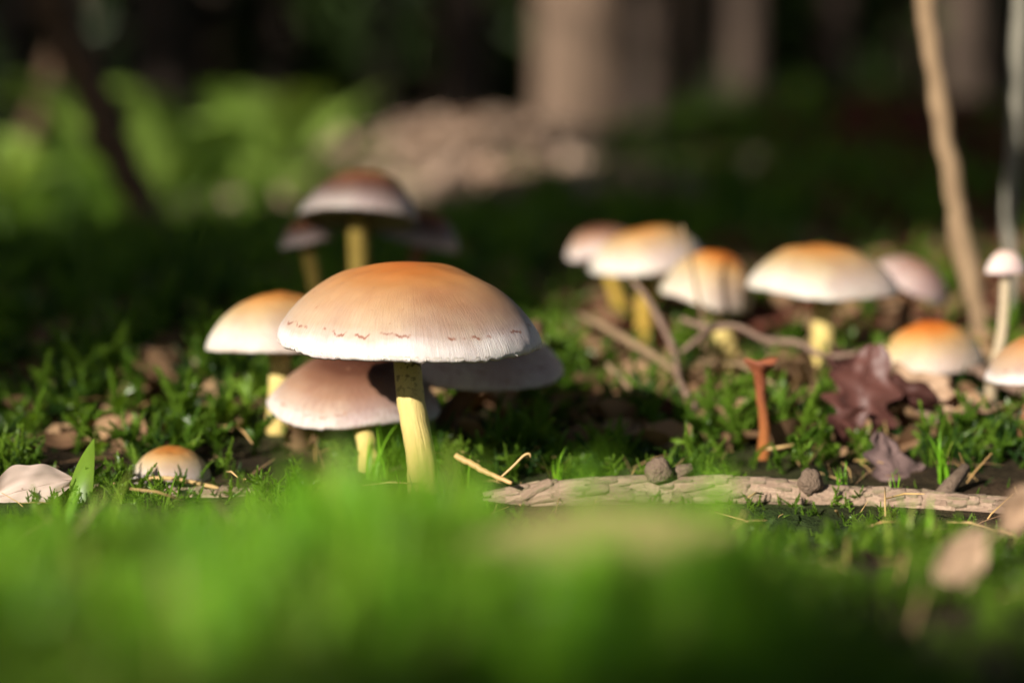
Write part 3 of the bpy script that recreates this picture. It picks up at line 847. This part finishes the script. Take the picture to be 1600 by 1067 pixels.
for i, (px, Z) in enumerate([(30, 66), (95, 69), (215, 63), (320, 61), (330, 68), (150, 75), (60, 80), (270, 84), (400, 62), (880, 64), (915, 60), (940, 69), (1030, 57), (900, 75), (1480, 57), (1530, 55.5), (1560, 58), (1340, 62), (1220, 66), (850, 90), (400, 95), (1050, 80), (780, 70), (740, 62), (800, 60)]):
    c = on_ground(px, Z, random.uniform(.3, .8))
    dead_leaf('crumbling brown dead leaf lying in the moss', c, random.uniform(1.0, 2.1), random.uniform(.6, 1.2), random.uniform(0, 360), random.uniform(-40, 40), random.uniform(-40, 40), random.choice([TAN_LEAF, PURPLE_LEAF, TAN_LEAF]), random.choice([0, 3]), .4, 40 + i, group='brown dead leaves in the moss')

# ------------------------------------------------------------------ moss, grass and litter
def leaf_fan(V, F, p, d, side, l, w, cup=.25):
    p, d, side = np.array(p), np.array(d), np.array(side)
    up = np.cross(side, d)
    q = len(V)
    V += [p, p + d * l * .4 + side * w * .5 + up * w * cup, p + d * l, p + d * l * .4 - side * w * .5 + up * w * cup, p + d * l * .45]
    F += [(q, q + 1, q + 4), (q + 1, q + 2, q + 4), (q + 2, q + 3, q + 4), (q + 3, q, q + 4)]

def moss_shoot(seed, L=1.6, n=44, ll=.26, lw=.10, spread=.75, branches=0):
    r = np.random.default_rng(seed); V, F = [], []
    SV, SF = [], []
    def stem(a, d0, L, n, ll, lw):
        bend = r.normal(size=3) * .35; bend[2] = -abs(bend[2]) * .4
        pts = []
        for i in range(7):
            t = i / 6
            pts.append(np.array(a) + np.array(d0) * L * t + bend * L * t * t * .6)
        v, f, _ = tube([Vector(p) for p in pts], [.035 * (1 - .6 * i / 6) for i in range(7)], 4)
        q = len(SV); SV.extend(v); SF.extend([tuple(k + q for k in ff) for ff in f])
        for k in range(n):
            t = (k + .5) / n
            i = min(int(t * 6), 5); fr = t * 6 - i
            p = pts[i] * (1 - fr) + pts[i + 1] * fr
            ax = pts[i + 1] - pts[i]; ax /= np.linalg.norm(ax)
            th = k * 2.4 + r.normal() * .25
            a1, b1 = frame_of(Vector(ax))
            out = np.array(a1) * math.cos(th) + np.array(b1) * math.sin(th)
            sp = spread * (1.1 - .75 * t)
            d = out * sp + ax * (1 - sp * .4); d /= np.linalg.norm(d)
            side = np.cross(d, ax); side /= (np.linalg.norm(side) + 1e-6)
            s = r.uniform(.75, 1.2) * (.7 + .5 * math.sin(math.pi * min(1, t + .15)))
            leaf_fan(V, F, p, d, side, ll * s, lw * s)
        return pts
    pts = stem((0, 0, -.15), (0, 0, 1), L, n, ll, lw)
    for b in range(branches):
        p = pts[2 + b % 4]; a = b * 2.6 + r.uniform(0, 1)
        d = np.array((math.cos(a) * .8, math.sin(a) * .8, .55)); d /= np.linalg.norm(d)
        stem(p, d, L * r.uniform(.3, .5), int(n * .45), ll * .8, lw * .8)
    return V, F, SV, SF

def star_moss(seed, L=.9, n=30, ll=.62, lw=.045):
    r = np.random.default_rng(seed); V, F, SV, SF = [], [], [], []
    v, f, _ = tube([Vector((0, 0, -.1)), Vector((0, 0, L * .5)), Vector((.03, 0, L))], [.03, .03, .02], 4); SV += v; SF += f
    for k in range(n):
        t = .25 + .75 * k / n; th = k * 2.4 + r.normal() * .3
        el = .35 + .9 * t + r.normal() * .12
        d = np.array((math.cos(th) * math.cos(el), math.sin(th) * math.cos(el), math.sin(el)))
        leaf_fan(V, F, (0, 0, L * t), d, (-math.sin(th), math.cos(th), 0), ll * r.uniform(.7, 1.2), lw, .3)
    return V, F, SV, SF

def blade_mesh(L, w, bend, seed, mat=GRASS):
    V, F = [], []
    n = 7
    for i in range(n + 1):
        t = i / n
        x = bend * L * t * t; z = L * (t - .25 * abs(bend) * t * t)
        ww = w * (1 - t ** 2.2) * .5 + .002
        V += [(x, -ww, z), (x - ww * .35, 0, z), (x, ww, z)]
    for i in range(n):
        a = 3 * i; F += [(a, a + 1, a + 4, a + 3), (a + 1, a + 2, a + 5, a + 4)]
    return mesh_data('blade', V, F, mat)

proto_col = bpy.data.collections.new('ground_cover_shapes')     # not linked to the scene: source shapes only
def proto(name, V, F, SV, SF, mat, stem_mat, scol):
    me = mesh_data(name, list(V) + list(SV), list(F) + [tuple(i + len(V) for i in f) for f in SF], mat, 'scrap' in name)
    o = bpy.data.objects.new(name, me); scol.objects.link(o); return o

def scatter(name, label, cat, col, pts, rot, scl, idx):
    me = bpy.data.meshes.new(name)
    me.vertices.add(len(pts)); me.vertices.foreach_set('co', (np.asarray(pts, np.float32) * S).ravel())
    vec_attr(me, 'rot', rot)
    a = me.attributes.new('scl', 'FLOAT', 'POINT'); a.data.foreach_set('value', np.asarray(scl, np.float32))
    a = me.attributes.new('idx', 'INT', 'POINT'); a.data.foreach_set('value', np.asarray(idx, np.int32))
    o = obj(name, me)
    ng = bpy.data.node_groups.new(name, 'GeometryNodeTree')
    ng.interface.new_socket('Geometry', in_out='INPUT', socket_type='NodeSocketGeometry')
    ng.interface.new_socket('Geometry', in_out='OUTPUT', socket_type='NodeSocketGeometry')
    gi, go = ng.nodes.new('NodeGroupInput'), ng.nodes.new('NodeGroupOutput')
    ci = ng.nodes.new('GeometryNodeCollectionInfo'); ci.inputs['Collection'].default_value = col
    ci.inputs['Separate Children'].default_value = True; ci.inputs['Reset Children'].default_value = True
    iop = ng.nodes.new('GeometryNodeInstanceOnPoints'); iop.inputs['Pick Instance'].default_value = True
    def named(n, t):
        k = ng.nodes.new('GeometryNodeInputNamedAttribute'); k.data_type = t; k.inputs['Name'].default_value = n
        return [s for s in k.outputs if s.enabled and s.name == 'Attribute'][0]
    e2r = ng.nodes.new('FunctionNodeEulerToRotation')
    L = ng.links.new
    L(gi.outputs[0], iop.inputs['Points']); L(ci.outputs[0], iop.inputs['Instance'])
    L(named('idx', 'INT'), iop.inputs['Instance Index'])
    L(named('rot', 'FLOAT_VECTOR'), e2r.inputs[0]); L(e2r.outputs[0], iop.inputs['Rotation'])
    L(named('scl', 'FLOAT'), iop.inputs['Scale']); L(iop.outputs[0], go.inputs[0])
    md = o.modifiers.new('cover', 'NODES'); md.node_group = ng
    return tag(o, label, cat, kind='stuff')

def area(n, y0, y1, k=.36, pad=8, power=1.0):
    """random places in the field of view and a margin round it"""
    y = y0 + (y1 - y0) * rng.uniform(0, 1, n) ** power
    x = rng.uniform(-1, 1, n) * (k * np.abs(y) + pad)
    return x, y

def keep_clear(x, y, m=.32):
    ok = np.ones(len(x), bool)
    for o in bpy.data.objects:
        if o.name.split('.')[0] in ('mushroom', 'funnel_fungus'):
            c = o.location / S
            ok &= (x - c.x) ** 2 + (y - c.y) ** 2 > m * m
    return ok

def clear_front(x, y, w=.7, d=4.5):
    # leaf scraps lie beside the mushrooms rather than against their stems
    ok = np.ones(len(x), bool)
    for o in bpy.data.objects:
        if o.name.split('.')[0] in ('mushroom', 'funnel_fungus'):
            c = o.location / S
            ok &= ~((np.abs(x - c.x) < w) & (y > c.y - d) & (y < c.y + .8))
    return ok

moss_col = bpy.data.collections.new('moss_shapes')
for i in range(5): proto('a%d_moss' % i, *moss_shoot(100 + i, 1.5, 36, .32, .125, .75, 0), MOSS, None, moss_col)
for i in range(3): proto('b%d_moss' % i, *moss_shoot(120 + i, 1.8, 38, .32, .13, .8, 3), MOSS, None, moss_col)
for i in range(2): proto('c%d_moss' % i, *moss_shoot(140 + i, 1.5, 40, .25, .1, .8, 2), MOSS_DARK, None, moss_col)
star_col = bpy.data.collections.new('star_moss_shapes')
for i in range(3): proto('a%d_star' % i, *star_moss(160 + i), GRASS, None, star_col)

def hscale(x, y):
    """height of the carpet (1 = 1.5 cm shoots)"""
    s = np.interp(y, [8, 18, 24, 30, 40, 47, 52, 58, 80, 120], [.5, .6, .6, .5, .36, .24, .45, .85, 1.0, 1.3])
    for px, Z in ((1288, 64), (1140, 66), (1008, 70), (432, 57), (574, 52.2)):
        s = s * (1 - .6 * np.exp(-((x - (px - 800) / FPX * Z) / .9) ** 2 - ((y - Z + 2) / 2.4) ** 2))
    s = s * (1 - .5 * np.exp(-((y - 48.3) / 1.9) ** 2) * (x > -2))
    return s * (1 - .35 * np.exp(-((x - 8) / 7) ** 2 - ((y - 26) / 12) ** 2))

n = 46000
x, y = area(n, 9, 130, .36, 6, 1.15)
clump = _nb(x / 5.5, y / 5.5) + .5 * _na(x / 2.2, y / 2.2)
ok = keep_clear(x, y) & ((np.abs(x) > 2.5) | (y > 12)) & ((clump > .42 - 1.4 * (y < 40)) | (rng.uniform(size=n) < np.where(y < 50, .35, .13)))
ok &= ~((x > 2 + rng.normal(size=n)) & (y > 71 + rng.normal(0, 2, n)) & (rng.uniform(size=n) < .75))  # moss thinned so dark litter stands in for shade behind the right caps
ok &= ~((x > 1) & (y > 53.5) & (rng.uniform(size=n) < .35))
ok &= ~((x > 1.8 + .3 * rng.normal(size=n)) & (y < 33) & (rng.uniform(size=n) < .8))  # moss thinned so bare dark soil stands in for shade at the right
x, y = x[ok], y[ok]; n = len(x)
z = ground(x, y)
rot = np.stack([rng.normal(0, .33, n), rng.normal(0, .33, n), rng.uniform(0, 6.28, n)], -1)
scl = hscale(x, y) * rng.uniform(.55, 1.3, n) * np.clip(1 + .28 * clump[ok], .6, 1.5)
scatter('moss', 'green feathery moss carpeting the forest floor', 'moss', moss_col, np.stack([x, y, z - .05], -1), rot, scl, np.where(rng.uniform(size=n) < np.where(y > 50, .3, .05), rng.integers(8, 10, n), rng.integers(0, 8, n)))

n = 26000
x, y = area(n, 120, 620, .34, 30, 1.0); z = ground(x, y)
lit = (np.exp(-((x + 2) / 12) ** 2 - ((y - 240) / 70) ** 2) < .35)
lit &= (x < 30 + rng.normal(0, 5, n)) | (rng.uniform(size=n) < .12) | (y > 420)
x, y, z = x[lit], y[lit], z[lit]; n = len(x)
rot = np.stack([rng.normal(0, .3, n), rng.normal(0, .3, n), rng.uniform(0, 6.28, n)], -1)
scatter('ground_moss', 'moss on the forest floor beyond the far mushrooms', 'moss', moss_col, np.stack([x, y, z - .1], -1), rot, rng.uniform(1.3, 2.6, n) * np.interp(y, [120, 400], [1, 1.8]), rng.integers(0, 10, n))

# thick soft moss tips close to the lens
n = 2600
x, y = area(n, 20, 31, .30, 2.0); ok = (rng.uniform(size=n) < np.clip(.95 - .33 * (x - .6), .0, 1)) & (_na(x / 3.2, y / 3.2) > -.75); x, y = x[ok], y[ok]; n = len(x)
z = ground(x, y)
rot = np.stack([rng.normal(0, .25, n), rng.normal(0, .25, n), rng.uniform(0, 6.28, n)], -1)
scatter('star_moss', 'soft spiky moss tips growing before the branch', 'moss', star_col, np.stack([x, y, z], -1), rot, rng.uniform(.35, 1.0, n) * np.clip(1 + .35 * _nc(x / 2.2, y / 4), .45, 1.6), rng.integers(0, 3, n))

# fallen leaf scraps, needles and bits
lit_col = bpy.data.collections.new('litter_shapes')
for i in range(4):
    r = np.random.default_rng(200 + i); V, F = [], []
    zf = noise3(210 + i)
    for a in range(9):
        for b in range(7):
            w = .45 * math.sin(math.pi * (.06 + .88 * a / 8)) ** .8 * (1 + .2 * float(zf(a * .3, 5, b // 4)))
            v = b / 3 - 1
            V.append((a * .16 - .64, v * w, .10 * float(zf(a * .12, v * .5, 0)) + .3 * v * v * w))
    for a in range(8):
        for b in range(6): q = a * 7 + b; F.append((q, q + 7, q + 8, q + 1))
    proto('a%d_scrap' % i, V, F, [], [], DRY, None, lit_col)
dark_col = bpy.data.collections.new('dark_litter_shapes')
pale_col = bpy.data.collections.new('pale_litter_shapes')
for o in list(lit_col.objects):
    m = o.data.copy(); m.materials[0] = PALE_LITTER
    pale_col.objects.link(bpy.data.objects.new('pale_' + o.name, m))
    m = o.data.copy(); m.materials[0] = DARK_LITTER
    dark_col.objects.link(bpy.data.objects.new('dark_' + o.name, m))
for i in range(3):
    v, f, _ = tube([Vector((-.8, 0, 0)), Vector((0, .06, .08)), Vector((.8, 0, 0))], [.013, .022, .01], 5)
    proto('b%d_needle' % i, v, f, [], [], NEEDLE_DRY if i else DRY, None, lit_col)
n = 20000
x, y = area(n, 30, 130, .36, 6, 1.0); z = ground(x, y) + rng.uniform(0, .5, n) * hscale(x, y) * 1.3
ok = (rng.uniform(size=n) < .06 + .14 * (y > 51) + .78 * (np.exp(-((x - 7) / 9) ** 2 - ((y - 62) / 7) ** 2) + .8 * (y > 63)))
ok &= clear_front(x, y)
x, y, z = x[ok], y[ok], z[ok]; n = len(x)
rot = np.stack([rng.normal(0, .5, n), rng.normal(0, .5, n), rng.uniform(0, 6.28, n)], -1)
scatter('forest_litter', 'brown leaf scraps and needles caught in the moss', 'litter', lit_col, np.stack([x, y, z], -1), rot, rng.uniform(.4, 1.0, n) * np.where(y > 54, 1.4, 1.0), np.where((y < 54) | (rng.uniform(size=n) < .3), rng.integers(4, 7, n), rng.integers(0, 4, n)))
n = 9000
x = rng.normal(-2, 7.5, n); y = rng.normal(235, 42, n)
ok = (y > 150) & (x < 60); x, y = x[ok], y[ok]; n = len(x)
z = ground(x, y) + rng.uniform(0, 2.2, n)
rot = np.stack([rng.normal(0, .5, n), rng.normal(0, .5, n), rng.uniform(0, 6.28, n)], -1)
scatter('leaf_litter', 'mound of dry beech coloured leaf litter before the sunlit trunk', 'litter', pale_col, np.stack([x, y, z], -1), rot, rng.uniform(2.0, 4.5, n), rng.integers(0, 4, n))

n = 13000
y = 70 + 330 * rng.uniform(0, 1, n) ** 1.5; x = rng.uniform(0, 1, n) * (.3 * y + 6) + np.where(y < 120, 2, 18); z = ground(x, y) + rng.uniform(0, 1, n) * np.where(y < 120, .6, 1.5)  # real bank leaves; the nearer ones darken the ground in place of shade
rot = np.stack([rng.normal(0, .5, n), rng.normal(0, .5, n), rng.uniform(0, 6.28, n)], -1)
scatter('bank_litter', 'dark reddish dead leaves on the bank, also standing in for shade behind the pale caps', 'litter', dark_col, np.stack([x, y, z], -1), rot, rng.uniform(.55, 1.0, n) * np.interp(y, [70, 130, 200], [1.3, 2.2, 3.6]), rng.integers(0, 4, n))

# single moss shoots that stand out
SHOOTS = []
for i in range(4):
    V, F, SV, SF = moss_shoot(300 + i, 2.0, 46, .36, .15, .85, 2 + i % 2)
    SHOOTS.append((mesh_data('shoot_leaves', V, F, MOSS, False), mesh_data('shoot_stem', SV, SF, MOSS)))
def shoot_at(px, Z, s, lean, label, group):
    b = on_ground(px, Z)
    t = empty('moss_shoot', b); t.scale = (s, s, s)
    t.rotation_euler = (R_(random.uniform(-12, 12)), R_(lean), random.uniform(0, 6.28))
    lv, st = random.choice(SHOOTS)
    tag(obj('leaves', lv, t), kind='stuff'); obj('stem', st, t)
    return tag(t, label, 'moss', group)
for px, Z, s, lean in [(1120, 54.5, .75, 0), (1145, 56, 1.0, 8), (1160, 55, .8, -10), (1230, 56.5, 1.1, 12), (1250, 55, .9, -8), (1262, 57, 1.05, 15), (1240, 53, .75, 0), (1285, 53, .7, 10), (1265, 52, .55, -8), (1225, 52.2, .5, 5), (1310, 53.2, .7, 8), (1020, 56, .8, 5), (1075, 57, .8, -12), (1050, 58, .8, 0), (1320, 60, .9, 12), (1375, 54, .5, 0), (1000, 60, 1.0, 0), (950, 60, .9, 10), (900, 61, .9, -8)]:
    shoot_at(px, Z, s, lean, 'bright feathery moss shoot round the rust brown funnel fungus', 'moss shoots round the funnel fungus')
for px, Z, s, lean in [(40, 55, 1.0, -18), (180, 57, 1.15, 0), (290, 55, 1.1, 3), (285, 53, .8, 0), (335, 53, .7, 5), (345, 56, .9, -6), (380, 57, 1.1, 4), (395, 54, .7, 0), (115, 54, .8, 8), (90, 58, .9, 0), (220, 59, 1.1, -6), (150, 53, .6, 0), (350, 51.5, .5, 0)]:
    shoot_at(px, Z, s, lean, 'bright feathery moss shoot near the small button mushroom', 'moss shoots near the button mushroom')

# grass tufts: every blade a part
GRASS_YELLOW = leaf_material('grass_blade_yellow', (.20, .30, .03), (.40, .48, .08), .5, .4)
STRAW = leaf_material('straw_blade', (.34, .26, .11), (.50, .40, .20), .35, .5)
BLADES = [blade_mesh(1.0, .075, b, 0) for b in (.08, .22, .4, .6)] + [blade_mesh(1.0, .075, .3, 0, GRASS_YELLOW), blade_mesh(1.0, .06, .7, 0, STRAW)]
def tuft(px, Z, n, L, label, spread=.14, lean=0, group=None, wide=1.0):
    b = on_ground(px, Z, -.05)
    t = empty('grass_tuft', b); t.rotation_euler = (0, R_(lean), 0)
    for i in range(n):
        o = obj('blade', random.choices(BLADES, (3, 3, 3, 3, 3, 1.2))[0], t, (random.uniform(-spread, spread), random.uniform(-spread, spread), 0))
        s = L * random.uniform(.6, 1.1)
        o.scale = (s, s * wide * random.uniform(.7, 1.2), s)
        o.rotation_euler = (0, 0, random.uniform(0, 6.28))
    return tag(t, label, 'grass', group)
tuft(868, 50.8, 11, 1.15, 'sharp green grass tuft behind the scaly branch near the straw stub')
tuft(1480, 51.3, 16, 1.5, 'spiky green grass tuft behind the stub of the scaly branch')
tuft(1400, 49.8, 10, .8, 'small spiky grass tuft at the tip of the grey purple leaf')
tuft(588, 51.2, 14, 1.5, 'soft grass tuft at the foot of the brown capped mushroom', .3)
tuft(715, 50.5, 10, 1.0, 'short grass tuft beside the foot of the largest mushroom', .3)
tuft(1320, 50.8, 8, .8, 'tiny grass tuft at the round knot of the scaly branch')
tuft(625, 46, 14, 1.25, 'soft grass tuft growing before the largest mushroom', .4)
for px, Z, L in [(120, 40, 1.7), (240, 36, 1.5), (330, 38, 1.6), (30, 34, 1.5), (440, 37, 1.3), (560, 35, 1.3), (700, 38, 1.3), (1420, 40, 1.2), (1200, 38, 1.1), (1120, 40, 1.0)]:
    tuft(px, Z, 12, L, 'soft green grass tuft on the moss before the fallen branches', .6, group='grass tufts before the branches', wide=1.4)
for px, Z, L in [(60, 24, 1.2), (180, 25, 1.3), (300, 23, 1.0), (420, 26, 1.5), (520, 24, 1.4), (600, 27, 1.9), (690, 25, 1.4), (780, 26, 1.1), (-20, 27, 1.3), (250, 28, 1.4), (480, 29, 1.7), (140, 30, 1.4), (380, 31, 1.5), (650, 31, 1.7), (560, 28, 1.8), (340, 27, 1.3), (470, 33, 1.9), (610, 34, 1.8), (545, 33, 2.1), (700, 32, 1.5), (655, 36, 1.5), (520, 31, 1.9), (700, 30, 1.7), (850, 23, 1.3), (1010, 22.5, 1.1), (930, 30, 1.2), (90, 20, 1.6), (330, 19.5, 1.7), (560, 20, 1.9), (210, 21, 1.8)]:
    L *= random.uniform(.75, 1.25)
    tuft(px, Z, 14, L, 'lush green grass tuft on the hummock closest to the lens', .6, group='lush tufts on the foreground hummock', wide=1.5)
def broad_blade(px, Z, L, w, bend, rz, label):
    b = on_ground(px, Z, -.05)
    o = obj('broad_grass', blade_mesh(L, w, bend, 0, MOSS), loc=b); o.rotation_euler = (0, .25, rz)
    tag(o, label, 'grass', None)
broad_blade(118, 48.5, 1.7, .62, .25, 1.3, 'broad furled green blade beside the pale pink bent leaf')
broad_blade(253, 47.5, 1.0, .2, .08, .5, 'short blunt green blade before the small button mushroom')

# ------------------------------------------------------------------ ferns in the sunny patch
def frond_mesh(L, seed):
    r = np.random.default_rng(seed); V, F = [], []; SV, SF = [], []
    pts = [Vector((L * .75 * t, 0, L * (1.0 * t - .45 * t * t))) for t in np.linspace(0, 1, 10)]
    SV, SF, _ = tube(pts, [.22 * (1 - .8 * i / 9) for i in range(10)], 5)
    for k in range(34):
        t = .18 + .82 * k / 34
        p = pts[0].lerp(pts[-1], 0); i = min(int(t * 9), 8); p = pts[i].lerp(pts[i + 1], t * 9 - i)
        ax = np.array((pts[i + 1] - pts[i]).normalized())
        for s in (-1, 1):
            d = np.array((0, s, .0)) + ax * .45; d /= np.linalg.norm(d)
            l = L * .26 * math.sin(math.pi * min(1, (1 - t) * .9 + .12)) * r.uniform(.85, 1.1)
            leaf_fan(V, F, p, d, ax, l, L * .034, .2)
    return mesh_data('frond_leaf', V, F, FERN, False), mesh_data('frond_stem', SV, SF, FERN)
FRONDS = [frond_mesh(16, 1), frond_mesh(16, 2)]
def fern(x, y, s, n, label, group=None):
    t = empty('fern', (x, y, gz(x, y))); t.rotation_euler.z = random.uniform(0, 6.28)
    for i in range(n):
        lf, st = FRONDS[i % 2]
        f = obj('frond', lf, t); f.rotation_euler = (random.uniform(-.2, .2), random.uniform(-.35, .1), i / n * 6.283 + random.uniform(-.2, .2))
        k = s * random.uniform(.75, 1.1); f.scale = (k, k, k)
        obj('stalk', st, f)
    return tag(t, label, 'fern', group)
fern(-31, 182, 1.15, 7, 'sunlit bright green fern behind the dark slanting branch')
fern(-22, 200, .95, 6, 'smaller sunlit fern beside the bright green one')
fern(-45, 185, .6, 7, 'low fern in the sunny moss at the faint grey stem')
fern(-20, 172, .45, 7, 'low spreading fern in the sunny moss before the taller ferns')
